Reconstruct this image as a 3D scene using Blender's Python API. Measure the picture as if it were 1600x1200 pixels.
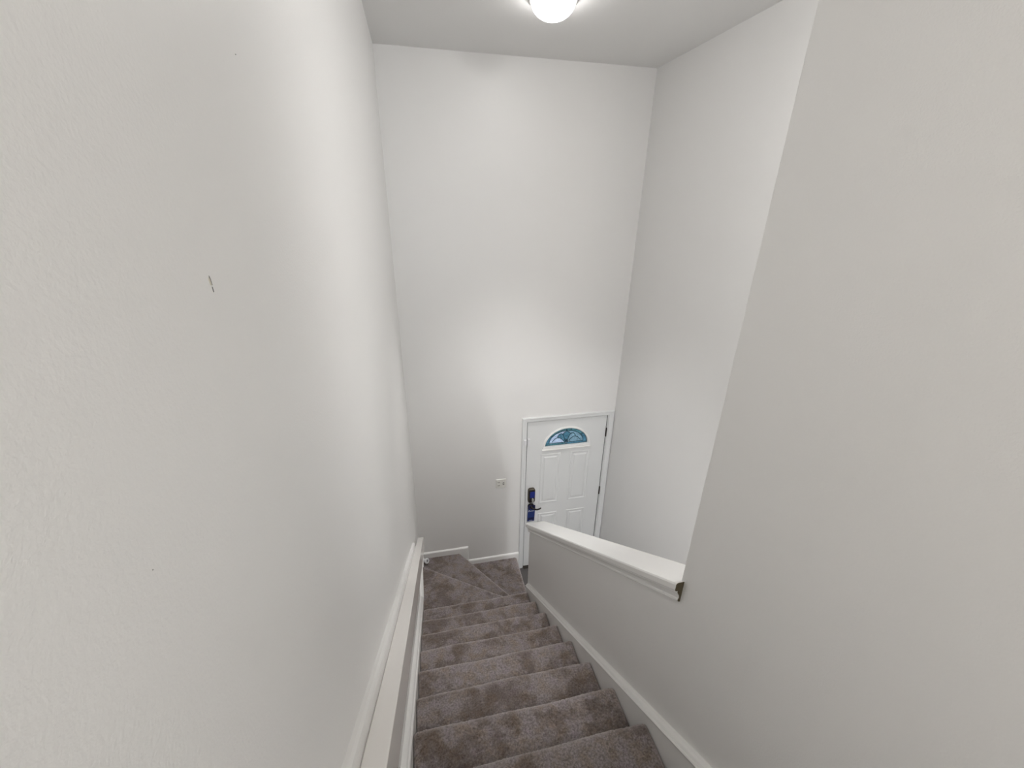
import bpy, bmesh, math, random
import numpy as np
from mathutils import Vector, Matrix

for o in list(bpy.data.objects):
    bpy.data.objects.remove(o)
SC = bpy.context.scene
COL = SC.collection
random.seed(7)
RNG = np.random.default_rng(7)

# ------------------------------------------------------------------ camera
F_PX = 659.72
YAW, PITCH, ROLL = 0.2204, -0.4061, 0.0155
CAM = Vector((0.1912, -3.7833, 4.1543))
d = Vector((math.sin(YAW)*math.cos(PITCH), math.cos(YAW)*math.cos(PITCH), math.sin(PITCH)))
r = Vector((math.cos(YAW), -math.sin(YAW), 0))
u = r.cross(d)
r2 = r*math.cos(ROLL) + u*math.sin(ROLL)
u2 = -r*math.sin(ROLL) + u*math.cos(ROLL)
cd = bpy.data.cameras.new('camera')
cam = bpy.data.objects.new('camera', cd)
COL.objects.link(cam)
cd.sensor_fit = 'HORIZONTAL'
cd.sensor_width = 36.0
cd.lens = F_PX*36.0/1600.0
cd.clip_start = 0.01
R = Matrix((r2, u2, -d)).transposed()
cam.matrix_world = Matrix.Translation(CAM) @ R.to_4x4()
SC.camera = cam

# ------------------------------------------------------------------ world, exposure
w = bpy.data.worlds.new('world')
SC.world = w
w.use_nodes = True
bg = w.node_tree.nodes['Background']
bg.inputs[0].default_value = (0.88, 0.95, 1.0, 1)
bg.inputs[1].default_value = 3.6
SC.view_settings.view_transform = 'Standard'
SC.view_settings.look = 'None'
SC.view_settings.exposure = 0.06
SC.view_settings.gamma = 1.0
SC.view_settings.use_curve_mapping = False
LAMP_MAIN = 13.0             # visible diffuser of the domed lamp over the stairwell
LAMP_BEAM = 150.0             # its downward beam (W)
LAMP_SPREAD = 68.0
LAMP_HALL = 98.0             # domed lamp over the upper landing
LAMP_FOYER = 108.0            # second domed lamp, over the entry
FILL_LOWER = 275.0            # unseen lamp added in the lower hall to brighten the entry

# ------------------------------------------------------------------ dimensions (metres)
H = 5.162                    # ceiling
XF = 2.195                   # foyer right wall
XW = 1.023                   # stair face of knee wall and tall wall
XB = 1.135                   # foyer face of them
YE = -2.846                  # where the tall wall starts
YK = -0.90                   # lower end of the knee wall
YBACK = -9.6                 # back wall of the upstairs living room behind the camera
YLR = -4.0                   # where the tall wall opens to that room
XLR = 4.6
XL, XR = 0.03, 0.993         # carpet edges
Y8, RUN, Z8, RISE = -0.9941, 0.2658, 0.7859, 0.1962
SLOPE = RISE/RUN
def nose(y): return Z8 - (y - Y8)*SLOPE

# ------------------------------------------------------------------ materials
MATS = {}
def mat(name, col, rough=0.5, spec=0.5, metal=0.0, sheen=0.0):
    m = bpy.data.materials.new(name); m.use_nodes = True
    b = m.node_tree.nodes['Principled BSDF']
    b.inputs['Base Color'].default_value = (*col, 1)
    b.inputs['Roughness'].default_value = rough
    b.inputs['Specular IOR Level'].default_value = spec
    b.inputs['Metallic'].default_value = metal
    if sheen: b.inputs['Sheen Weight'].default_value = sheen
    MATS[name] = m
    return m
def nodes(m):
    nt = m.node_tree
    return nt, nt.nodes, nt.links, nt.nodes['Principled BSDF']
def coords(nt):
    g = nt.nodes.new('ShaderNodeNewGeometry')
    return g.outputs['Position']
def noise(nt, vec, scale, detail=3, rough=0.5):
    n = nt.nodes.new('ShaderNodeTexNoise')
    n.inputs['Scale'].default_value = scale
    n.inputs['Detail'].default_value = detail
    n.inputs['Roughness'].default_value = rough
    nt.links.new(vec, n.inputs['Vector'])
    return n.outputs['Fac']
def ramp(nt, fac, stops):
    n = nt.nodes.new('ShaderNodeValToRGB')
    cr = n.color_ramp
    while len(cr.elements) < len(stops): cr.elements.new(0.5)
    for e, (p, c) in zip(cr.elements, stops):
        e.position = p; e.color = (*c, 1)
    nt.links.new(fac, n.inputs['Fac'])
    return n.outputs['Color']
def bump(nt, h, strength, dist):
    n = nt.nodes.new('ShaderNodeBump')
    n.inputs['Strength'].default_value = strength
    n.inputs['Distance'].default_value = dist
    nt.links.new(h, n.inputs['Height'])
    return n.outputs['Normal']
def paint(name, c0, c1, rough, bscale, bstr, bdist, spec=0.5):
    m = mat(name, c0, rough, spec)
    nt, N, L, b = nodes(m)
    p = coords(nt)
    L.new(ramp(nt, noise(nt, p, 2.3, 4), [(0.3, c0), (0.7, c1)]), b.inputs['Base Color'])
    L.new(bump(nt, noise(nt, p, bscale, 2, 0.6), bstr, bdist), b.inputs['Normal'])
    return m
paint('wall_paint', (0.858, 0.850, 0.837), (0.866, 0.858, 0.846), 0.36, 230, 0.42, 0.0011)
paint('ceiling_paint', (0.90, 0.893, 0.88), (0.905, 0.90, 0.888), 0.8, 120, 0.3, 0.001, 0.2)
paint('trim_paint', (0.90, 0.893, 0.875), (0.905, 0.90, 0.885), 0.22, 40, 0.08, 0.0006)
paint('rail_paint', (0.90, 0.872, 0.842), (0.905, 0.88, 0.852), 0.12, 40, 0.05, 0.0005, 1.0)
paint('door_paint', (0.79, 0.80, 0.80), (0.80, 0.81, 0.81), 0.34, 60, 0.05, 0.0005)
mat('fixture_metal', (0.45, 0.44, 0.42), 0.4, 0.5, 0.5)
mat('dark_metal', (0.018, 0.015, 0.013), 0.35, 0.5, 0.3)
mat('hinge_metal', (0.055, 0.045, 0.04), 0.4, 0.5, 0.6)
paint('raw_wood', (0.090, 0.075, 0.045), (0.125, 0.105, 0.070), 0.8, 80, 0.3, 0.001, 0.2)
mat('plate_plastic', (0.80, 0.79, 0.75), 0.3)
mat('slot_dark', (0.05, 0.05, 0.045), 0.6)
mat('white_plastic', (0.80, 0.80, 0.82), 0.35)
mat('grey_rubber', (0.22, 0.22, 0.24), 0.7)
mat('tag_blue', (0.022, 0.045, 0.20), 0.35)
mat('tag_navy', (0.012, 0.016, 0.07), 0.35)
mat('screen_film', (0.02, 0.035, 0.24), 0.25)
mat('silver', (0.6, 0.6, 0.57), 0.3, 0.5, 0.6)
mat('lead_came', (0.035, 0.075, 0.095), 0.45, 0.5, 0.2)
mat('gap_shade', (0.03, 0.03, 0.035), 0.8)
mat('print_white', (0.75, 0.76, 0.80), 0.5)
mat('scuff_grey', (0.20, 0.19, 0.18), 0.8)
mat('scuff_pale', (0.62, 0.58, 0.50), 0.8)
paint('porch_concrete', (0.30, 0.30, 0.30), (0.36, 0.36, 0.35), 0.9, 60, 0.2, 0.002, 0.2)
paint('floor_vinyl', (0.085, 0.08, 0.078), (0.12, 0.112, 0.108), 0.45, 90, 0.1, 0.001)

def carpet_mat():
    m = mat('carpet', (0.15, 0.13, 0.125), 0.95, 0.1, 0, 0.9)
    nt, N, L, b = nodes(m)
    b.inputs['Sheen Roughness'].default_value = 0.5
    b.inputs['Sheen Tint'].default_value = (0.85, 0.78, 0.76, 1)
    p = coords(nt)
    # brushed-pile patches with fairly crisp borders
    warp = N.new('ShaderNodeVectorMath'); warp.operation = 'ADD'
    nz = N.new('ShaderNodeTexNoise'); nz.inputs['Scale'].default_value = 9; nz.inputs['Detail'].default_value = 3
    L.new(p, nz.inputs['Vector'])
    sc = N.new('ShaderNodeVectorMath'); sc.operation = 'SCALE'; sc.inputs['Scale'].default_value = 0.16
    L.new(nz.outputs['Color'], sc.inputs[0])
    L.new(p, warp.inputs[0]); L.new(sc.outputs[0], warp.inputs[1])
    patches = noise(nt, warp.outputs[0], 7.0, 4, 0.6)
    big = ramp(nt, patches, [(0.40, (0.148, 0.121, 0.110)), (0.465, (0.182, 0.154, 0.146)),
                             (0.50, (0.225, 0.198, 0.195)), (0.60, (0.255, 0.226, 0.225))])
    hue = ramp(nt, noise(nt, p, 16, 3, 0.6), [(0.35, (0.90, 0.80, 0.66)), (0.55, (1, 1, 1)), (0.7, (1.02, 0.97, 1.06))])
    mx = N.new('ShaderNodeMix'); mx.data_type = 'RGBA'; mx.blend_type = 'MULTIPLY'; mx.inputs['Factor'].default_value = 0.8
    L.new(big, mx.inputs['A']); L.new(hue, mx.inputs['B'])
    grain = ramp(nt, noise(nt, p, 120, 4, 0.75), [(0.34, (0.42, 0.40, 0.38)), (0.5, (1, 1, 1)), (0.66, (1.6, 1.6, 1.6))])
    mx2 = N.new('ShaderNodeMix'); mx2.data_type = 'RGBA'; mx2.blend_type = 'MULTIPLY'; mx2.inputs['Factor'].default_value = 0.85
    L.new(mx.outputs['Result'], mx2.inputs['A']); L.new(grain, mx2.inputs['B'])
    L.new(mx2.outputs['Result'], b.inputs['Base Color'])
    L.new(bump(nt, noise(nt, p, 320, 2, 0.7), 0.7, 0.004), b.inputs['Normal'])
carpet_mat()

def pane_mat(name, col, trans_w):
    m = bpy.data.materials.new(name); m.use_nodes = True
    nt = m.node_tree; N = nt.nodes; L = nt.links
    N.remove(N['Principled BSDF'])
    out = N['Material Output']
    tl = N.new('ShaderNodeBsdfTranslucent')
    tp = N.new('ShaderNodeBsdfTransparent')
    gl = N.new('ShaderNodeBsdfGlossy'); gl.inputs['Roughness'].default_value = 0.15
    p = coords(nt)
    c = ramp(nt, noise(nt, p, 55, 3, 0.65), [(0.3, tuple(x*0.62 for x in col)), (0.5, col), (0.7, tuple(min(1, x*1.35) for x in col))])
    L.new(c, tl.inputs['Color'])
    L.new(c, tp.inputs['Color'])
    nrm = bump(nt, noise(nt, p, 120, 2), 0.5, 0.003)
    L.new(nrm, gl.inputs['Normal'])
    m1 = N.new('ShaderNodeMixShader'); m1.inputs[0].default_value = trans_w
    L.new(tl.outputs[0], m1.inputs[1]); L.new(tp.outputs[0], m1.inputs[2])
    m2 = N.new('ShaderNodeMixShader'); m2.inputs[0].default_value = 0.07
    L.new(m1.outputs[0], m2.inputs[1]); L.new(gl.outputs[0], m2.inputs[2])
    L.new(m2.outputs[0], out.inputs['Surface'])
    MATS[name] = m
pane_mat('pane_teal', (0.16, 0.27, 0.29), 0.25)
pane_mat('pane_sky', (0.40, 0.44, 0.50), 0.25)
pane_mat('pane_blue', (0.27, 0.35, 0.39), 0.25)
pane_mat('pane_deep', (0.15, 0.26, 0.31), 0.25)

def emit_mat(name, col, strength):
    m = bpy.data.materials.new(name); m.use_nodes = True
    nt = m.node_tree
    b = nt.nodes['Principled BSDF']
    b.inputs['Base Color'].default_value = (0.9, 0.9, 0.9, 1)
    b.inputs['Emission Color'].default_value = (*col, 1)
    b.inputs['Emission Strength'].default_value = strength
    MATS[name] = m
emit_mat('lamp_main', (1.0, 0.982, 0.962), LAMP_MAIN)
emit_mat('lamp_hall', (1.0, 0.945, 0.865), LAMP_HALL)
emit_mat('lamp_foyer', (1.0, 0.985, 0.965), LAMP_FOYER)
emit_mat('fill_lower', (0.98, 0.985, 1.0), FILL_LOWER)

# ------------------------------------------------------------------ mesh helpers
def link(name, me, m, parent=None, smooth=False):
    if isinstance(m, str): m = MATS[m]
    me.materials.append(m)
    if smooth:
        for p in me.polygons: p.use_smooth = True
    o = bpy.data.objects.new(name, me)
    COL.objects.link(o)
    if parent is not None:
        o.parent = parent
        o.matrix_parent_inverse = parent.matrix_basis.inverted()
    return o
def from_bm(name, bm, m, parent=None, smooth=False):
    bmesh.ops.recalc_face_normals(bm, faces=bm.faces)
    me = bpy.data.meshes.new(name)
    bm.to_mesh(me); bm.free()
    return link(name, me, m, parent, smooth)
def add_box(bm, x0, x1, y0, y1, z0, z1, bev=0.0, seg=2):
    t = bmesh.new()
    v = [t.verts.new((x, y, z)) for x in (x0, x1) for y in (y0, y1) for z in (z0, z1)]
    for f in ((0,1,3,2), (4,6,7,5), (0,4,5,1), (2,3,7,6), (0,2,6,4), (1,5,7,3)):
        t.faces.new([v[i] for i in f])
    if bev: bmesh.ops.bevel(t, geom=t.edges[:], offset=bev, segments=seg, profile=0.5, affect='EDGES')
    merge(bm, t)
def merge(bm, t):
    me = bpy.data.meshes.new('tmp'); t.to_mesh(me); t.free()
    bm.from_mesh(me); bpy.data.meshes.remove(me)
def add_prism(bm, a, b):
    """a, b: matching rings of points; closed solid between them"""
    va = [bm.verts.new(p) for p in a]; vb = [bm.verts.new(p) for p in b]
    n = len(a)
    for i in range(n):
        j = (i+1) % n
        bm.faces.new((va[i], va[j], vb[j], vb[i]))
    bm.faces.new(va[::-1]); bm.faces.new(vb)
def add_tube(bm, pts, rad, n=8):
    pts = [Vector(p) for p in pts]
    rings = []
    for i, p in enumerate(pts):
        t = (pts[min(i+1, len(pts)-1)] - pts[max(i-1, 0)]).normalized()
        a = t.cross(Vector((0, 1, 0.013)))
        if a.length < 1e-3: a = t.cross(Vector((1, 0, 0)))
        a.normalize(); c = t.cross(a)
        rr = rad[i] if isinstance(rad, (list, tuple)) else rad
        rings.append([bm.verts.new(p + (a*math.cos(k*2*math.pi/n) + c*math.sin(k*2*math.pi/n))*rr) for k in range(n)])
    for q0, q1 in zip(rings, rings[1:]):
        for k in range(n):
            bm.faces.new((q0[k], q0[(k+1) % n], q1[(k+1) % n], q1[k]))
    bm.faces.new(rings[0][::-1]); bm.faces.new(rings[-1])
def add_lathe(bm, prof, origin, axis, n=32):
    """prof: (radius, distance along axis) from first cap to last cap"""
    axis = Vector(axis).normalized(); origin = Vector(origin)
    a = axis.orthogonal().normalized(); c = axis.cross(a)
    rings = []
    for rr, t in prof:
        if rr < 1e-6: rings.append([bm.verts.new(origin + axis*t)])
        else: rings.append([bm.verts.new(origin + axis*t + (a*math.cos(k*2*math.pi/n) + c*math.sin(k*2*math.pi/n))*rr) for k in range(n)])
    for q0, q1 in zip(rings, rings[1:]):
        for k in range(n):
            k2 = (k+1) % n
            if len(q0) == 1: bm.faces.new((q0[0], q1[k], q1[k2]))
            elif len(q1) == 1: bm.faces.new((q0[k], q0[k2], q1[0]))
            else: bm.faces.new((q0[k], q0[k2], q1[k2], q1[k]))
def box(name, x0, x1, y0, y1, z0, z1, m, parent=None, bev=0.0, seg=2):
    bm = bmesh.new(); add_box(bm, x0, x1, y0, y1, z0, z1, bev, seg)
    return from_bm(name, bm, m, parent)
def struct(o):
    o['kind'] = 'structure'; return o
def tag(o, label, cat, group=None):
    o['label'] = label; o['category'] = cat
    if group: o['group'] = group
    return o
def empty(name, loc):
    o = bpy.data.objects.new(name, None); COL.objects.link(o); o.location = loc
    o.empty_display_size = 0.1
    return o
def lab(o, s):
    o['label'] = s; return o

# ------------------------------------------------------------------ room shell
T = 0.12
wl = struct(box('wall_left', -T, 0, YBACK-T, T, -0.1, H, 'wall_paint'))
wl['label'] = 'long textured off-white wall beside the handrail'
ZT = Z8 + 10*RISE            # upper floor level
YT = Y8 - 10*RUN
struct(box('wall_right', XF, XF+T, -6.0, T, -0.1, H, 'wall_paint'))['label'] = 'tall off-white foyer wall to the right of the front door'
# upstairs room behind the camera, with a wide unseen window added for fill light
WX0, WX1, WZ0, WZ1 = 0.2, 4.4, 3.1, 5.0
bm = bmesh.new()
add_box(bm, 0, WX0, YBACK-T, YBACK, 2.5, H); add_box(bm, WX1, XLR, YBACK-T, YBACK, 2.5, H)
add_box(bm, WX0, WX1, YBACK-T, YBACK, 2.5, WZ0); add_box(bm, WX0, WX1, YBACK-T, YBACK, WZ1, H)
struct(from_bm('wall_back', bm, 'wall_paint'))
bm = bmesh.new()
for q in ((WX0, WX0+0.05, WZ0, WZ1), (WX1-0.05, WX1, WZ0, WZ1), (2.275, 2.325, WZ0, WZ1), (WX0, WX1, WZ0, WZ0+0.05), (WX0, WX1, WZ1-0.05, WZ1)):
    add_box(bm, q[0], q[1], YBACK-0.06, YBACK-0.01, q[2], q[3])
struct(from_bm('fill_window', bm, 'trim_paint'))
struct(box('wall_living_right', XLR, XLR+T, YBACK, YLR, 2.5, H, 'wall_paint'))
struct(box('wall_living_front', XB, XLR, YLR, YLR+0.1, 2.5, H, 'wall_paint'))
struct(box('floor_living', 0, XLR, YBACK, YLR, ZT-0.25, ZT-0.012, 'carpet'))
struct(box('wall_lower_back', XW, XF, -6.0, -5.9, -0.1, 2.5, 'wall_paint'))

struct(box('ceiling_lower_hall', XB, XF, -5.9, YLR+0.1, 2.49, 2.52, 'ceiling_paint'))
# tall wall beside the upper steps, with a softly rounded corner bead at its free end
bm = bmesh.new()
ring = [(XW, YLR), (XW, YE-0.004), (XW+0.0012, YE-0.0012), (XW+0.004, YE), (XB-0.004, YE), (XB-0.0012, YE-0.0012), (XB, YE-0.004), (XB, YLR)]
sqr = [(XW, YLR), (XW, YE), (XB, YE), (XB, YLR)]
ZC = nose(YE) + 0.760
add_prism(bm, [(x, y, ZC) for x, y in ring], [(x, y, H) for x, y in ring])
add_prism(bm, [(x, y, -0.1) for x, y in sqr], [(x, y, ZC) for x, y in sqr])
add_box(bm, XW, XB, -6.0, YLR, -0.1, 2.5)
struct(from_bm('wall_stair', bm, 'wall_paint'))['label'] = 'tall beige-white wall rising beside the upper steps'

# knee wall: sloped top following the stairs
bm = bmesh.new()
kw = [(YE, -0.1), (YK, -0.1), (YK, nose(YK)+0.745), (YE, nose(YE)+0.745)]
add_prism(bm, [(XW, y, z) for y, z in kw], [(XB, y, z) for y, z in kw])
struct(from_bm('wall_knee', bm, 'wall_paint'))['label'] = 'sloping half wall between the stairs and the entry'

# far wall with door opening
DX0, DX1, DZ = 1.212, 2.122, 2.030
OX0, OX1, OZ = DX0-0.022, DX1+0.022, DZ+0.022
bm = bmesh.new()
add_box(bm, 0, OX0, 0, T, -0.1, H)
add_box(bm, OX1, XF, 0, T, -0.1, H)
add_box(bm, OX0, OX1, 0, T, OZ, H)
struct(from_bm('wall_far', bm, 'wall_paint'))['label'] = 'tall off-white wall around the front door'

struct(box('floor', XL, XF, -5.9, 0.12, -0.1, 0.0, 'floor_vinyl'))['label'] = 'dark grey entry floor in front of the door'
struct(box('ceiling', -T, XLR+T, YBACK-T, T, H, H+0.1, 'ceiling_paint'))['label'] = 'flat white ceiling over the stairwell'
struct(box('porch_ground', -3.0, 6.0, 0.13, 9.0, -0.25, -0.15, 'porch_concrete'))

# scuffs on the left wall
def scuff(name, pts, m, th=0.0006):
    bm = bmesh.new()
    add_prism(bm, [(-0.0005, y, z) for y, z in pts], [(th, y, z) for y, z in pts])
    return from_bm(name, bm, m, wl)
scuff('scuff_mark', [(-3.3285, 4.0872), (-3.3272, 4.0840), (-3.3268, 4.0785), (-3.3276, 4.0778), (-3.3285, 4.0825)], 'scuff_grey')
scuff('scuff_mark', [(-3.3280, 4.0770), (-3.3274, 4.0762), (-3.3270, 4.0720), (-3.3278, 4.0716)], 'scuff_grey')
scuff('scuff_mark', [(-3.3300, 4.0860), (-3.3286, 4.0835), (-3.3280, 4.0780), (-3.3298, 4.0785), (-3.3306, 4.0830)], 'scuff_pale')
scuff('paint_speck', [(-3.5220, 3.9203), (-3.5216, 3.9203), (-3.5216, 3.9198), (-3.5220, 3.9198)], 'scuff_grey')
scuff('paint_speck', [(-3.1163, 4.3106), (-3.1153, 4.3104), (-3.1155, 4.3096), (-3.1163, 4.3097)], 'scuff_grey')

# ------------------------------------------------------------------ stairs
def carpet_grid(name, rows, parent, jitter=0.0012, ends=None):
    """rows: list of (n,3) arrays forming a sheet; jittered pile; closed by side skirts below"""
    A = np.array(rows)                       # (m, n, 3)
    m, n, _ = A.shape
    J = RNG.normal(0, jitter, A.shape)
    J[:, 0] *= 0.2; J[:, -1] *= 0.2; J[0] = 0; J[-1] = 0
    J[:, :, 0] *= 0.6
    A = A + J
    verts = A.reshape(-1, 3)
    idx = np.arange(m*n).reshape(m, n)
    quads = np.stack([idx[:-1, :-1], idx[:-1, 1:], idx[1:, 1:], idx[1:, :-1]], -1).reshape(-1, 4)
    me = bpy.data.meshes.new(name)
    me.from_pydata(verts.tolist(), [], quads.tolist())
    me.update()
    o = link(name, me, 'carpet', parent, smooth=True)
    return o
def profile(depth, drop, r=0.036, hang=0.014, step=0.006):
    """(t along tread from back, z) of a carpeted tread with rolled nosing and riser below"""
    pts = [(t, 0.0) for t in np.linspace(0, depth - r, max(3, int(depth/step)))]
    for a in np.linspace(0, math.pi*0.5, 7)[1:]:
        pts.append((depth - r + r*math.sin(a), -r + r*math.cos(a)))
    for a in np.linspace(0, 1, 5)[1:]:
        pts.append((depth - hang*a, -r - 0.022*a))
    for z in np.linspace(-r-0.022, -drop, 18)[1:]:
        pts.append((depth - hang, z))
    return pts

stairs = empty('staircase', (0.51, -2.3, 0.0))
tag(stairs, 'taupe carpeted staircase with winder steps turning to the front door', 'staircase')
NX = 190
xs = np.linspace(XL+0.0005, XR-0.0005, NX)
# the pile dips where it is tucked against the skirt boards
edge = np.minimum(xs - xs[0], xs[-1] - xs)
dip = -0.007*np.exp(-(edge/0.006)**2)
prof = profile(RUN + 0.018, RISE)
for i in range(0, 10):
    y, z = Y8 - i*RUN, Z8 + i*RISE
    rows = []
    wob = 0.0025*np.sin(xs*7.0 + i*2.1) + 0.0015*np.sin(xs*17 + i)
    for t, dz in prof:
        a = np.empty((NX, 3))
        a[:, 0] = xs
        a[:, 1] = y - (RUN + 0.018) + t + (wob if t > RUN*0.7 else 0)
        a[:, 2] = z + dz + dip
        rows.append(a)
    carpet_grid('carpeted_step', rows, stairs)
# solid core that carries the carpet (in steps, under the sheets)
bm = bmesh.new()
for i in range(0, 10):
    y, z = Y8 - i*RUN, Z8 + i*RISE
    add_box(bm, XL, XR, y-RUN-0.02, y-0.024, z-RISE-0.03, z-0.012)
from_bm('stair_core', bm, 'carpet', stairs)

def polyline(pts, n):
    P = np.array(pts, float); seg = np.linalg.norm(np.diff(P, axis=0), axis=1); c = np.r_[0, np.cumsum(seg)]
    s = np.linspace(0, c[-1], n)
    return np.stack([np.interp(s, c, P[:, k]) for k in range(2)], -1)
def winder(back, front, ztop, drop, n=150, m=110, r=0.036, hang=0.014):
    """carpet sheet ruled between a back polyline and a front (nosing) line"""
    B = polyline(back, n); Fp = polyline(front, n)
    fd = np.array(front[-1]) - np.array(front[0]); fd = fd/np.linalg.norm(fd)
    nrm = np.array([-fd[1], fd[0]])          # pointing forward, off the nosing
    rows = []
    def row(P, z):
        a = np.empty((n, 3)); a[:, :2] = P; a[:, 2] = z; rows.append(a)
    base = Fp - nrm*r
    for t in np.linspace(0, 1, m): row(B*(1-t) + base*t, ztop)
    for a in np.linspace(0, math.pi/2, 7)[1:]: row(base + nrm*r*math.sin(a), ztop - r + r*math.cos(a))
    for a in np.linspace(0, 1, 4)[1:]: row(Fp - nrm*hang*a, ztop - r - 0.02*a)
    for z in np.linspace(ztop-r-0.02, ztop-drop, 16)[1:]: row(Fp - nrm*hang, z)
    return carpet_grid('winder_step', rows, stairs, 0.001)
ZW = [3*RISE, 2*RISE, RISE]
BK = Y8 - 0.03
L1 = [(XL, -0.300), (1.02, -0.992)]
L2 = [(0.448, -0.002), (1.045, -0.885)]
winder([(XL, BK), (1.02, BK)], L1, ZW[0], RISE)
winder([(XL, -0.002), (XL, -0.32), (1.02, -1.005)], L2, ZW[1], RISE)
winder([(0.42, -0.002), (1.02, -0.905)], [(1.130, -0.002), (1.130, -0.897)], ZW[2], RISE)
bm = bmesh.new()
def core(ring, z): add_prism(bm, [(x, y, -0.0) for x, y in ring], [(x, y, z) for x, y in ring])
core([(XL, BK), (XL, -0.335), (0.95, -0.98), (0.99, BK)], ZW[0]-0.012)
core([(XL+0.001, -0.33), (XL+0.001, -0.003), (0.41, -0.003), (1.0, -0.90), (0.93, -0.965)], ZW[1]-0.012)
core([(0.415, -0.004), (1.105, -0.004), (1.105, -0.897), (1.005, -0.897)], ZW[2]-0.012)
from_bm('stair_core', bm, 'carpet', stairs)

# upper landing, carpet turning over the top edge
land = struct(box('floor_landing', 0, XW, YLR, YT-0.05, ZT-0.25, ZT-0.012, 'carpet'))
rows = []
for t, dz in profile(0.35, RISE):
    a = np.empty((80, 3)); a[:, 0] = np.linspace(XL, XR, 80); a[:, 1] = YT - 0.35 + t; a[:, 2] = ZT + dz
    rows.append(a)
carpet_grid('landing_carpet', rows, land)

# ------------------------------------------------------------------ skirts, baseboards
def sweep_slope(bm, prof, y0, y1, zf):
    """prof: (x, dz) ring; swept from y0 to y1 along z = zf(y)"""
    add_prism(bm, [(x, y0, zf(y0)+q) for x, q in prof], [(x, y1, zf(y1)+q) for x, q in prof])
sk = [(0, -0.30), (0.027, -0.30), (0.027, 0.030), (0.031, 0.033), (0.032, 0.040), (0.029, 0.046), (0.024, 0.047),
      (0.023, 0.050), (0.019, 0.058), (0.012, 0.064), (0, 0.067)]
bm = bmesh.new()
sweep_slope(bm, [(XW-a, q) for a, q in sk], -3.75, YK-0.03, nose)
struct(from_bm('trim_1', bm, 'trim_paint'))['label'] = 'white sloping skirt board with moulded top along the half wall'
bm = bmesh.new()
skl = [(a, q) for a, q in sk]
sweep_slope(bm, skl, -3.75, -0.765, nose)
flat = lambda zt: (lambda y: zt - 0.067)
sweep_slope(bm, [(a, max(q, -0.12)) for a, q in sk], -0.766, -0.285, flat(0.682))
sweep_slope(bm, [(a, max(q, -0.12)) for a, q in sk], -0.286, 0.0, flat(0.478))
struct(from_bm('trim_2', bm, 'trim_paint'))['label'] = 'white sloping skirt board along the long left wall'

# baseboards on the far wall step down with the winders
def board(bm, x0, x1, z0, z1, th=0.016):
    p = [(0, z0), (-th, z0), (-th, z1-0.016), (-th*0.85, z1-0.010), (-th*0.45, z1-0.003), (0, z1)]
    add_prism(bm, [(x0, y, z) for y, z in p], [(x1, y, z) for y, z in p])
bm = bmesh.new(); board(bm, 0.0, 0.534, 0.245, 0.470)
add_prism(bm, [(0.534, 0, 0.245), (0.534, -0.016, 0.245), (0.534, -0.016, 0.454), (0.534, 0, 0.470)],
              [(0.550, 0, 0.245), (0.549, -0.003, 0.245), (0.549, -0.003, 0.466), (0.550, 0, 0.470)])
struct(from_bm('baseboard_far_upper', bm, 'trim_paint'))['label'] = 'white baseboard above the upper winder step on the far wall'
bm = bmesh.new(); board(bm, 0.548, 1.152, 0.10, 0.262)
struct(from_bm('baseboard_far_lower', bm, 'trim_paint'))['label'] = 'white baseboard above the lowest winder step beside the door'
bm = bmesh.new(); add_box(bm, XF-0.016, XF, -5.9, -0.02, 0, 0.09, 0.003)
struct(from_bm('baseboard_right', bm, 'trim_paint'))

# ------------------------------------------------------------------ cap of the knee wall
CAPZ = 0.787
def capprof(side):
    # from wall face outwards, moulding under a thick board; a = distance out of the wall face
    return [(0.0, 0.692), (0.007, 0.692), (0.011, 0.697), (0.011, 0.706), (0.008, 0.710), (0.010, 0.722), (0.016, 0.733),
            (0.019, 0.738), (0.019, 0.745), (0.022, 0.748)]
cp = capprof(0)
ringL = [(XW-a, q) for a, q in cp]
ringR = [(XB+a, q) for a, q in cp]
under = ringL + [(ringR[k][0], ringR[k][1]) for k in range(len(ringR)-1, -1, -1)]
capE = [(XW-0.022, 0.746), (XW-0.029, 0.749), (XW-0.031, 0.754), (XW-0.031, 0.778), (XW-0.028, 0.785), (XW-0.022, CAPZ),
        (XB+0.026, CAPZ), (XB+0.031, 0.785), (XB+0.033, 0.778), (XB+0.033, 0.754), (XB+0.022, 0.746)]
cap = bmesh.new()
sweep_slope(cap, capE, YE+0.0005, YK+0.034, nose)
front = [q for q in capE if q[0] < XW] + [(XW-0.0003, CAPZ), (XW-0.0003, 0.746)]
sweep_slope(cap, front, YE-0.016, YE+0.0006, nose)
capo = struct(from_bm('trim_3', cap, 'trim_paint'))
capo['label'] = 'glossy white cap board sloping along the top of the half wall'
bm = bmesh.new()
sweep_slope(bm, [(x, q) for x, q in ringL] + [(XW+0.004, 0.748), (XW+0.004, 0.692)], YE-0.016, YK+0.018, nose)
sweep_slope(bm, [(x, q) for x, q in ringR] + [(XB-0.004, 0.748), (XB-0.004, 0.692)], YE+0.0006, YK+0.018, nose)
add_prism(bm, [(XW-0.012, YK, nose(YK)+0.700), (XW-0.012, YK+0.018, nose(YK)+0.700), (XW-0.016, YK+0.022, nose(YK)+0.748-0.016), (XW-0.016, YK, nose(YK)+0.748)],
              [(XB+0.012, YK, nose(YK)+0.700), (XB+0.012, YK+0.018, nose(YK)+0.700), (XB+0.016, YK+0.022, nose(YK)+0.748-0.016), (XB+0.016, YK, nose(YK)+0.748)])
from_bm('cove_moulding', bm, 'trim_paint', capo)
ring_ = [(x, q) for x, q in ringL] + [q for q in capE if q[0] < XW][0:6] + [(XW-0.0004, CAPZ), (XW-0.0004, 0.692)]
bm = bmesh.new()
ye = YE-0.016
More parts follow.
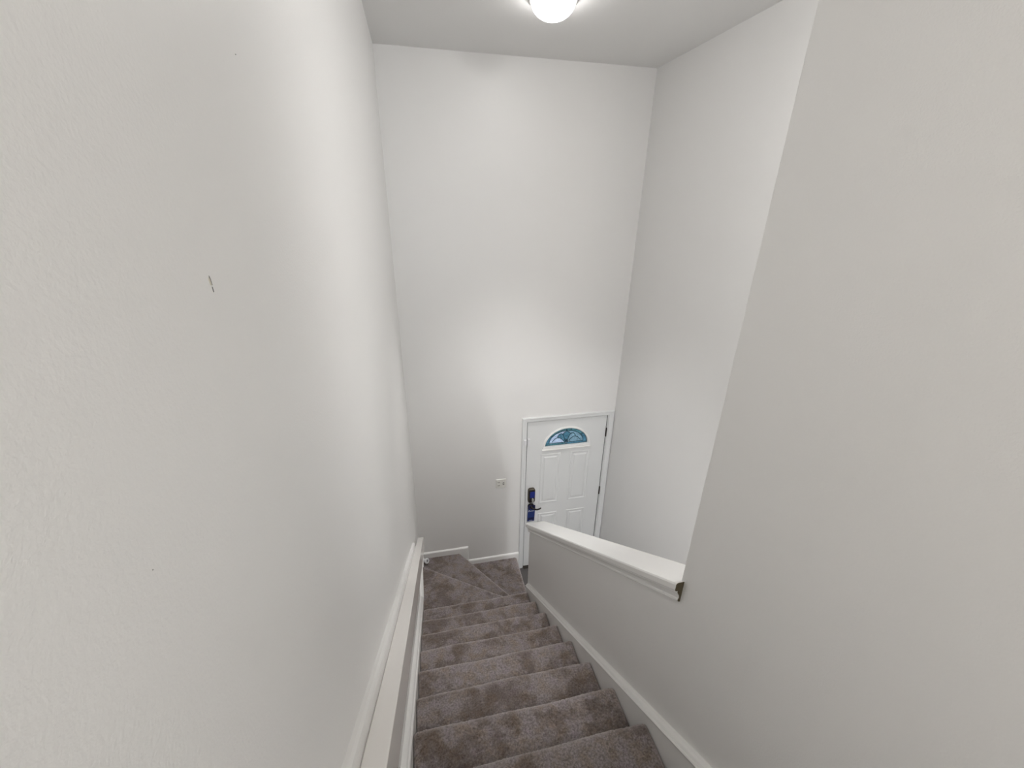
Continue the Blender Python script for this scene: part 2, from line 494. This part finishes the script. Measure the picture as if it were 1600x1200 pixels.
add_prism(bm, [(x+0.0006*(x < XW-0.001), ye-0.0008, nose(ye)+q-0.0006*(q > 0.78)) for x, q in ring_], [(x+0.0006*(x < XW-0.001), ye+0.0005, nose(ye)+q-0.0006*(q > 0.78)) for x, q in ring_])
lab(from_bm('cut_end', bm, 'raw_wood', capo), 'unpainted brown cut end of the cap board')

# ------------------------------------------------------------------ handrail
def railz(y): return 1.32 - 0.7165*(y + 0.70)
hr = empty('handrail', (0.0, -2.2, railz(-2.2)-0.14))
tag(hr, 'white painted flat board handrail running down the left wall', 'handrail')
def rounded(x0, x1, z0, z1, b=0.004):
    return [(x0, z0+b), (x0+b, z0), (x1-b, z0), (x1, z0+b), (x1, z1-b), (x1-b*0.3, z1-b*0.3), (x1-b, z1), (x0+b, z1), (x0, z1-b)]
bm = bmesh.new(); sweep_slope(bm, rounded(0.0195, 0.0705, -0.14, 0.0, 0.003), -3.9, -0.61, railz)
from_bm('rail', bm, 'rail_paint', hr)
bm = bmesh.new(); sweep_slope(bm, [(0, -0.16), (0.019, -0.16), (0.019, 0.030), (0.016, 0.038), (0.009, 0.043), (0, 0.045)], -3.9, -1.05, railz)
from_bm('backing_board', bm, 'wall_paint', hr)

# ------------------------------------------------------------------ front door
YD = 0.010                    # face of the slab
door = struct(empty('door_1', (DX0, YD, 0.0)))
door['label'] = 'white panelled front door with half-round leaded glass'
FCX, FZ0, FA, FB = 1.668, 1.700, 0.247, 0.216       # glass opening: centre, base, half width, height
def arch(a, b, n=32, z0=FZ0):
    return [(FCX - a*math.cos(math.pi*k/n), z0 + b*math.sin(math.pi*k/n)) for k in range(n+1)]
g = 0.006
bm = bmesh.new()
def slab_poly(pts):
    add_prism(bm, [(x, YD, z) for x, z in pts], [(x, YD+0.044, z) for x, z in pts])
slab_poly([(DX0+g, 0.012), (DX1-g, 0.012), (DX1-g, FZ0), (DX0+g, FZ0)])
slab_poly([(DX0+g, FZ0), (FCX-FA, FZ0), (FCX-FA, DZ-g), (DX0+g, DZ-g)])
slab_poly([(FCX+FA, FZ0), (DX1-g, FZ0), (DX1-g, DZ-g), (FCX+FA, DZ-g)])
ap = arch(FA, FB)
for (xa, za), (xb, zb) in zip(ap, ap[1:]):
    slab_poly([(xa, za), (xb, zb), (xb, DZ-g), (xa, DZ-g)])
bmesh.ops.remove_doubles(bm, verts=bm.verts, dist=1e-5)
slab = from_bm('door_slab', bm, 'door_paint', door)
slab.data.polygons.foreach_set('use_smooth', [False]*len(slab.data.polygons))

# embossed panels: a rounded moulding ring around a slightly raised field
def panel(x0, x1, z0, z1):
    bm = bmesh.new()
    prof = [(0.0, 0.0), (0.005, 0.0045), (0.013, 0.0055), (0.020, 0.0018), (0.026, 0.0010), (0.036, 0.0010), (0.048, 0.0058), (0.056, 0.0062)]
    rings = []
    for a, h in prof:
        rings.append([bm.verts.new(p) for p in ((x0+a, YD+0.0005-h, z0+a), (x1-a, YD+0.0005-h, z0+a), (x1-a, YD+0.0005-h, z1-a), (x0+a, YD+0.0005-h, z1-a))])
    for q0, q1 in zip(rings, rings[1:]):
        for k in range(4): bm.faces.new((q0[k], q0[(k+1) % 4], q1[(k+1) % 4], q1[k]))
    bm.faces.new(rings[-1])
    return from_bm('door_panel', bm, 'door_paint', door)
panel(1.378, 1.608, 0.945, 1.612)
panel(1.725, 1.955, 0.945, 1.612)
panel(1.378, 1.608, 0.200, 0.800)
panel(1.725, 1.955, 0.200, 0.800)

# fanlight surround
bm = bmesh.new()
n = 40
def ringpts(a, b, y): return [bm.verts.new((x, y, z)) for x, z in arch(a, b, n, FZ0-0.004)]
rings = [ringpts(FA+0.026, FB+0.026, YD+0.001), ringpts(FA+0.024, FB+0.024, YD-0.008), ringpts(FA+0.012, FB+0.012, YD-0.013),
         ringpts(FA+0.003, FB+0.003, YD-0.009), ringpts(FA-0.001, FB-0.001, YD+0.014), ringpts(FA+0.02, FB+0.02, YD+0.016)]
for q0, q1 in zip(rings, rings[1:]):
    for k in range(n): bm.faces.new((q0[k], q0[k+1], q1[k+1], q1[k]))
add_box(bm, FCX-FA-0.028, FCX+FA+0.028, YD-0.013, YD+0.016, FZ0-0.024, FZ0+0.004, 0.003)
add_box(bm, FCX-FA-0.034, FCX+FA+0.034, YD-0.019, YD+0.001, FZ0-0.042, FZ0-0.024, 0.004)
fan = from_bm('fanlight_frame', bm, 'trim_paint', door)

# leaded glass: each pane a sub-part, cames as tubes
YG = YD + 0.020
def pane(pts, m, dy=0.0):
    bm = bmesh.new()
    add_prism(bm, [(x, YG+dy, z) for x, z in pts], [(x, YG+dy+0.0012, z) for x, z in pts])
    return from_bm('glass_pane', bm, m, fan)
def uv(uu, vv): return (FCX + uu*FA, FZ0 + vv*FB)
def ell(s, t0, t1, n=14, v0=0.0, sv=None):
    sv = s if sv is None else sv
    return [uv(-s*math.cos(t), v0 + (sv-v0)*math.sin(t)) for t in [t0 + (t1-t0)*k/n for k in range(n+1)]]
VB = 0.13
S1 = 0.80
came = []
cuts = [0.0, 0.62, 1.32, math.pi/2, math.pi-1.32, math.pi-0.62, math.pi]
for k, (t0, t1) in enumerate(zip(cuts, cuts[1:])):
    o_ = ell(1.0, t0, t1, 10); i_ = ell(S1, t0, t1, 10, VB, 0.80)
    pane(o_ + i_[::-1], ('pane_deep', 'pane_teal', 'pane_teal', 'pane_teal', 'pane_teal', 'pane_deep')[k])
    if 0 < k: came.append([o_[0], i_[0]])
came.append(ell(0.985, 0, math.pi, 40)); came.append(ell(S1, 0, math.pi, 36, VB, 0.80))
pane([uv(-1, 0), uv(-0.05, 0), uv(-0.09, VB), uv(-S1, VB)], 'pane_teal')
pane([uv(0.05, 0), uv(1, 0), uv(S1, VB), uv(0.09, VB)], 'pane_deep')
came.append([uv(-1, 0.015), uv(1, 0.015)]); came.append([uv(-S1, VB), uv(-0.08, VB)]); came.append([uv(0.08, VB), uv(S1, VB)])
def lo_(q): 
    t = (abs(q)-0.10)/0.58
    return VB + 0.30*math.sin(math.pi*t)**0.7 if 0 < t < 1 else VB
def up_(q):
    t = (abs(q)-0.06)/0.42
    return VB + 0.10 + 0.42*math.sin(math.pi*t)**0.7 if 0 < t < 1 else VB
def dia_(q): return 0.79 - 0.95*abs(q) if abs(q) < 0.23 else VB
def arc_(q): return VB + (0.80-VB)*math.sqrt(max(0, 1-(q/S1)**2))
def column(q0, q1, bot, top, m, n=40):
    us = [q0 + (q1-q0)*k/n for k in range(n+1)]
    run = []; runs = []
    for q in us:
        if top(q) > bot(q) + 0.004: run.append(q)
        elif run: runs.append(run); run = []
    if run: runs.append(run)
    for rn in runs:
        if len(rn) > 2: pane([uv(q, bot(q)) for q in rn] + [uv(q, top(q)) for q in rn[::-1]], m)
    return [[uv(q, top(q)) for q in rn] for rn in runs if len(rn) > 2]
for s in (-1, 1):
    came += column(0.0, s*S1, lambda q: VB, lo_, 'pane_sky' if s < 0 else 'pane_blue')
    came += column(0.0, s*S1, lo_, up_, 'pane_deep' if s < 0 else 'pane_blue')
    column(0.0, s*S1, lambda q: max(lo_(q), up_(q), dia_(q)), arc_, 'pane_sky' if s < 0 else 'pane_blue', 60)
pane([uv(0, 0.0), uv(0.055, 0.0), uv(0.10, VB), uv(0.06, VB+0.10), uv(0, 0.30), uv(-0.06, VB+0.10), uv(-0.10, VB), uv(-0.055, 0.0)], 'pane_blue', -0.0014)
came.append([uv(0, 0.02), uv(0.09, VB+0.02), uv(0, 0.30), uv(-0.09, VB+0.02), uv(0, 0.02)])
came += column(-0.23, 0.23, lambda q: max(lo_(q), up_(q)), dia_, 'pane_deep')
for c in came:
    bm = bmesh.new()
    add_tube(bm, [(x, YG-0.003, z) for x, z in c], 0.0042, 6)
    from_bm('lead_came', bm, 'lead_came', fan)

# jamb, casing, threshold, dark strips for the gap's shade
bm = bmesh.new()
add_box(bm, OX0, DX0-0.001, 0.002, T, 0, OZ); add_box(bm, DX1+0.001, OX1, 0.002, T, 0, OZ); add_box(bm, DX0-0.001, DX1+0.001, 0.002, T, DZ, OZ)
jamb = struct(from_bm('trim_4', bm, 'door_paint')); jamb['label'] = 'white door casing around the front door'
bm = bmesh.new()
add_box(bm, DX0-0.001, DX0+g-0.0005, YD+0.004, YD+0.05, 0.013, DZ); add_box(bm, DX1-g+0.0005, DX1+0.001, YD+0.004, YD+0.05, 0.013, DZ); add_box(bm, DX0-0.001, DX1+0.001, YD+0.004, YD+0.05, DZ-g+0.0005, DZ+0.001)
from_bm('gap_shade', bm, 'gap_shade', jamb)  # dark strips fill the door gap in place of its shade
cas = [(0.0, 0.0), (0.0, -0.012), (0.006, -0.0165), (0.012, -0.0165), (0.018, -0.012), (0.046, -0.010), (0.052, -0.006), (0.052, 0.0)]  # (outer->inner, y)
def casing(bm, xo, xi, z0, z1o, z1i):
    sg = 1 if xi > xo else -1
    wd = abs(xi-xo)
    a = []; b = []
    for t, y in cas:
        f = t/0.052
        a.append((xo + sg*wd*f, y, z0)); b.append((xo + sg*wd*f, y, z1o + (z1i-z1o)*f))
    add_prism(bm, a, b)
CX0, CX1, CZ = 1.154, 2.190, 2.090
IX0, IX1, IZ = DX0-0.006, DX1+0.008, DZ+0.008
for (xo, xi) in ((CX0, IX0), (CX1, IX1)):
    bm = bmesh.new(); casing(bm, xo, xi, 0.0, CZ, IZ); from_bm('casing_leg', bm, 'door_paint', jamb)
bm = bmesh.new()
a = []; b = []
for t, y in cas:
    f = t/0.052
    zz = CZ + (IZ-CZ)*f
    a.append((CX0 + (IX0-CX0)*f, y, zz)); b.append((CX1 + (IX1-CX1)*f, y, zz))
add_prism(bm, a, b); from_bm('casing_head', bm, 'door_paint', jamb)
from_bm('threshold', (lambda bm: (add_box(bm, DX0, DX1, -0.03, T, 0.0, 0.012, 0.003), bm)[1])(bmesh.new()), 'hinge_metal', jamb)

# hinges
for z in (1.818, 1.030, 0.24):
    bm = bmesh.new()
    add_lathe(bm, [(0, -0.056), (0.005, -0.055), (0.0075, -0.050), (0.0075, 0.050), (0.005, 0.055), (0, 0.056)], (DX1-0.001, YD-0.006, z), (0, 0, 1), 12)
    add_box(bm, DX1-0.007, DX1+0.006, YD-0.004, YD+0.002, z-0.050, z+0.050)
    from_bm('hinge', bm, 'hinge_metal', door)

# electronic deadbolt
def rrect(x0, x1, z0, z1, rad, n=6):
    pts = []
    for cx, cz, a0 in ((x1-rad, z1-rad, 0), (x0+rad, z1-rad, 90), (x0+rad, z0+rad, 180), (x1-rad, z0+rad, 270)):
        for k in range(n+1):
            a = math.radians(a0 + 90*k/n); pts.append((cx + rad*math.cos(a), cz + rad*math.sin(a)))
    return pts
def rplate(name, x0, x1, z0, z1, rad, y0, y1, m, parent, ch=0.004):
    bm = bmesh.new()
    P = rrect(x0, x1, z0, z1, rad); Q = rrect(x0+ch, x1-ch, z0+ch, z1-ch, max(rad-ch, 0.001))
    r0 = [bm.verts.new((x, y0, z)) for x, z in P]; r1 = [bm.verts.new((x, y1+ch, z)) for x, z in P]; r2_ = [bm.verts.new((x, y1, z)) for x, z in Q]
    k_ = len(P)
    for q0, q1 in ((r0, r1), (r1, r2_)):
        for k in range(k_): bm.faces.new((q0[k], q0[(k+1) % k_], q1[(k+1) % k_], q1[k]))
    bm.faces.new(r0[::-1]); bm.faces.new(r2_)
    return from_bm(name, bm, m, parent)
mat('bronze', (0.10, 0.085, 0.065), 0.35, 0.5, 0.5)
db = rplate('deadbolt', 1.245, 1.325, 0.992, 1.184, 0.026, YD, YD-0.034, 'bronze', door, 0.006)
db['label'] = 'dark bronze deadbolt housing with blue screen film'
rplate('deadbolt_face', 1.251, 1.319, 0.998, 1.170, 0.02, YD-0.033, YD-0.037, 'dark_metal', db, 0.002)
rplate('screen', 1.263, 1.318, 1.068, 1.152, 0.004, YD-0.036, YD-0.039, 'screen_film', db, 0.001)
rplate('thumb_turn', 1.283, 1.303, 1.018, 1.064, 0.008, YD-0.036, YD-0.056, 'silver', db, 0.003)
rplate('latch_plate', DX0-0.003, DX0+0.004, 1.055, 1.115, 0.002, YD+0.02, YD+0.004, 'dark_metal', door, 0.0005)

# lever handle
LZ = 0.905
bm = bmesh.new()
add_lathe(bm, [(0, 0), (0.036, 0), (0.037, 0.006), (0.033, 0.012), (0.014, 0.014), (0.012, 0.045), (0, 0.046)], (1.285, YD, LZ+0.025), (0, -1, 0), 28)
add_tube(bm, [(1.283, YD-0.046, LZ+0.025), (1.300, YD-0.050, LZ+0.020), (1.325, YD-0.052, LZ+0.004), (1.350, YD-0.052, LZ-0.002), (1.375, YD-0.051, LZ+0.001), (1.398, YD-0.049, LZ+0.013)],
         [0.011, 0.0105, 0.0095, 0.0095, 0.009, 0.006], 10)
lv = from_bm('lever_handle', bm, 'dark_metal', door, smooth=True)
lv['label'] = 'black lever handle with round rosette'

# hanging tag on the lever
tg = empty('door_hanger_tag', (1.29, YD-0.03, 0.705))
tag(tg, 'blue paper hanger tag on the black door lever', 'tag')
bm = bmesh.new()
ho = [(1.285+0.019*math.cos(2*math.pi*k/24), LZ+0.025+0.019*math.sin(2*math.pi*k/24)) for k in range(24)]
X0, X1, Z0, Z1 = 1.246, 1.331, 0.712, 0.958
def sq(k):
    a = 2*math.pi*k/24; c, s = math.cos(a), math.sin(a)
    f = min((0.046 if c > 0 else 0.039)/max(abs(c), 1e-6), 0.030/max(abs(s), 1e-6))
    return (1.285+c*f, LZ+0.025+s*f)
vo = [[bm.verts.new((x, y, z)) for x, z in [sq(k) for k in range(24)]] for y in (YD-0.030, YD-0.031)]
vi = [[bm.verts.new((x, y, z)) for x, z in ho] for y in (YD-0.030, YD-0.031)]
for k in range(24):
    j = (k+1) % 24
    bm.faces.new((vo[0][k], vo[0][j], vi[0][j], vi[0][k])); bm.faces.new((vo[1][k], vi[1][k], vi[1][j], vo[1][j]))
    bm.faces.new((vo[0][k], vo[1][k], vo[1][j], vo[0][j])); bm.faces.new((vi[0][k], vi[0][j], vi[1][j], vi[1][k]))
from_bm('tag_top', bm, 'tag_navy', tg)
bm = bmesh.new()
add_prism(bm, [(X0, YD-0.030, LZ-0.005), (X1, YD-0.030, LZ-0.005), (X1, YD-0.012, Z0), (X0, YD-0.012, Z0)],
              [(X0, YD-0.031, LZ-0.005), (X1, YD-0.031, LZ-0.005), (X1, YD-0.013, Z0), (X0, YD-0.013, Z0)])
from_bm('tag_sheet', bm, 'tag_blue', tg)
def onsheet(x0, x1, z0, z1, m, name):
    bm = bmesh.new()
    yy = lambda z: YD-0.0315 + (LZ-0.005-z)/(LZ-0.005-Z0)*0.018
    add_prism(bm, [(x0, yy(z0), z0), (x1, yy(z0), z0), (x1, yy(z1), z1), (x0, yy(z1), z1)],
                  [(x0, yy(z0)-0.0004, z0), (x1, yy(z0)-0.0004, z0), (x1, yy(z1)-0.0004, z1), (x0, yy(z1)-0.0004, z1)])
    return bm
def joined(rects, m, name):
    out = bmesh.new()
    for q in rects: merge(out, onsheet(*q, m, name))
    return from_bm(name, out, m, tg)
rects = [(1.254, 1.258, 0.862, 0.888), (1.258, 1.268, 0.880, 0.888), (1.258, 1.265, 0.871, 0.876)]
x = 1.271
for k, wd in enumerate((0.007, 0.006, 0.007, 0.006, 0.007, 0.006)):
    rects.append((x, x+wd-0.002, 0.867, 0.880)); x += wd + 0.002
joined(rects, 'print_white', 'lettering')
joined([(1.268, 1.276, 0.722, 0.728), (1.279, 1.290, 0.722, 0.728), (1.293, 1.306, 0.722, 0.728)], 'print_white', 'lettering')
joined([(X0+0.004, X1-0.004, 0.735, 0.772)], 'tag_navy', 'dark_band')

# door contact sensor: magnet on the slab, sender on the casing
rplate('sensor_magnet', 1.220, 1.249, 1.742, 1.828, 0.005, YD, YD-0.014, 'white_plastic', door, 0.003)
rplate('sensor_sender', 1.176, 1.205, 1.766, 1.832, 0.005, -0.008, -0.026, 'white_plastic', jamb, 0.003)

# ------------------------------------------------------------------ wall plate
PX0, PX1, PZ0, PZ1 = 0.874, 0.988, 1.241, 1.357
wp = empty('wall_plate', ((PX0+PX1)/2, 0.0, PZ0))
tag(wp, 'white two-gang wall plate with outlet and toggle left of the door', 'wall plate')
rplate('plate', PX0, PX1, PZ0, PZ1, 0.006, 0.0, -0.008, 'plate_plastic', wp, 0.004)
for zc in (1.278, 1.320):
    oc = rplate('outlet', 0.889, 0.923, zc-0.017, zc+0.017, 0.012, -0.007, -0.0105, 'plate_plastic', wp, 0.001)
    for xx, hh in ((0.899, 0.008), (0.913, 0.0065)):
        box('slot', xx-0.0022, xx+0.0022, -0.0112, -0.0100, zc-hh+0.003, zc+hh+0.003, 'slot_dark', oc)
rplate('toggle_slot', 0.950, 0.966, 1.283, 1.315, 0.002, -0.0075, -0.0086, 'slot_dark', wp, 0.0003)
bm = bmesh.new()
add_prism(bm, [(0.953, -0.008, 1.290), (0.963, -0.008, 1.290), (0.963, -0.008, 1.308), (0.953, -0.008, 1.308)],
              [(0.954, -0.020, 1.303), (0.962, -0.020, 1.303), (0.962, -0.018, 1.313), (0.954, -0.018, 1.313)])
from_bm('toggle', bm, 'plate_plastic', wp)

# ------------------------------------------------------------------ door stop low on the left skirt
ds = empty('door_stop', (0.03, -0.075, 0.425))
tag(ds, 'small white door stop low in the corner by the winder', 'door stop')
ax = Vector((0.72, -0.58, 0.30)); og = (0.024, -0.070, 0.428)
bm = bmesh.new(); add_lathe(bm, [(0, 0), (0.026, 0.0), (0.026, 0.007), (0.019, 0.013), (0.019, 0.050), (0, 0.050)], og, ax, 20)
from_bm('stop_post', bm, 'white_plastic', ds)
bm = bmesh.new(); add_lathe(bm, [(0.012, 0.044), (0.026, 0.046), (0.030, 0.052), (0.030, 0.064), (0.027, 0.070), (0.015, 0.070), (0.014, 0.062)], og, ax, 20)
from_bm('stop_ring', bm, 'white_plastic', ds)
bm = bmesh.new(); add_lathe(bm, [(0, 0.050), (0.0145, 0.050), (0.0145, 0.064), (0, 0.065)], og, ax, 20)
from_bm('rubber_tip', bm, 'grey_rubber', ds)

# ------------------------------------------------------------------ ceiling lamps
def lamp(x, y, m, label, H=H, beam=0):
    t = empty('ceiling_light', (x, y, H))
    tag(t, label, 'ceiling light', 'round domed ceiling lights')
    bm = bmesh.new()
    add_lathe(bm, [(0.100, 0.000), (0.139, 0.000), (0.140, 0.005), (0.136, 0.011), (0.128, 0.014), (0.121, 0.014), (0.119, 0.010), (0.100, 0.010)], (x, y, H), (0, 0, -1), 48)
    from_bm('trim_ring', bm, 'fixture_metal', t, smooth=True)
    bm = bmesh.new()
    add_lathe(bm, [(0.120, 0.008)] + [(0.120*math.cos(k*math.pi/24), 0.012 + 0.085*math.sin(k*math.pi/24)) for k in range(13)], (x, y, H), (0, 0, -1), 48)
    from_bm('diffuser_dome', bm, m, t, smooth=True)
    if beam:
        l = bpy.data.lights.new('lamp_beam', 'SPOT'); l.energy = beam; l.shadow_soft_size = 0.09
        l.color = (1.0, 0.985, 0.965); l.spot_size = math.radians(LAMP_SPREAD); l.spot_blend = 1.0
        o = bpy.data.objects.new('lamp_beam', l); COL.objects.link(o); o.parent = t; o.location = (0, 0, -0.14)
lamp(1.010, -1.000, 'lamp_main', 'round domed white ceiling light over the stairwell', beam=LAMP_BEAM)
lamp(1.66, -4.6, 'fill_lower', 'round domed fill light added unseen in the lower hall', 2.486)
lamp(0.52, -4.7, 'lamp_hall', 'round domed white ceiling light over the upper landing')
lamp(1.42, -2.82, 'lamp_foyer', 'round domed white ceiling light over the entry')
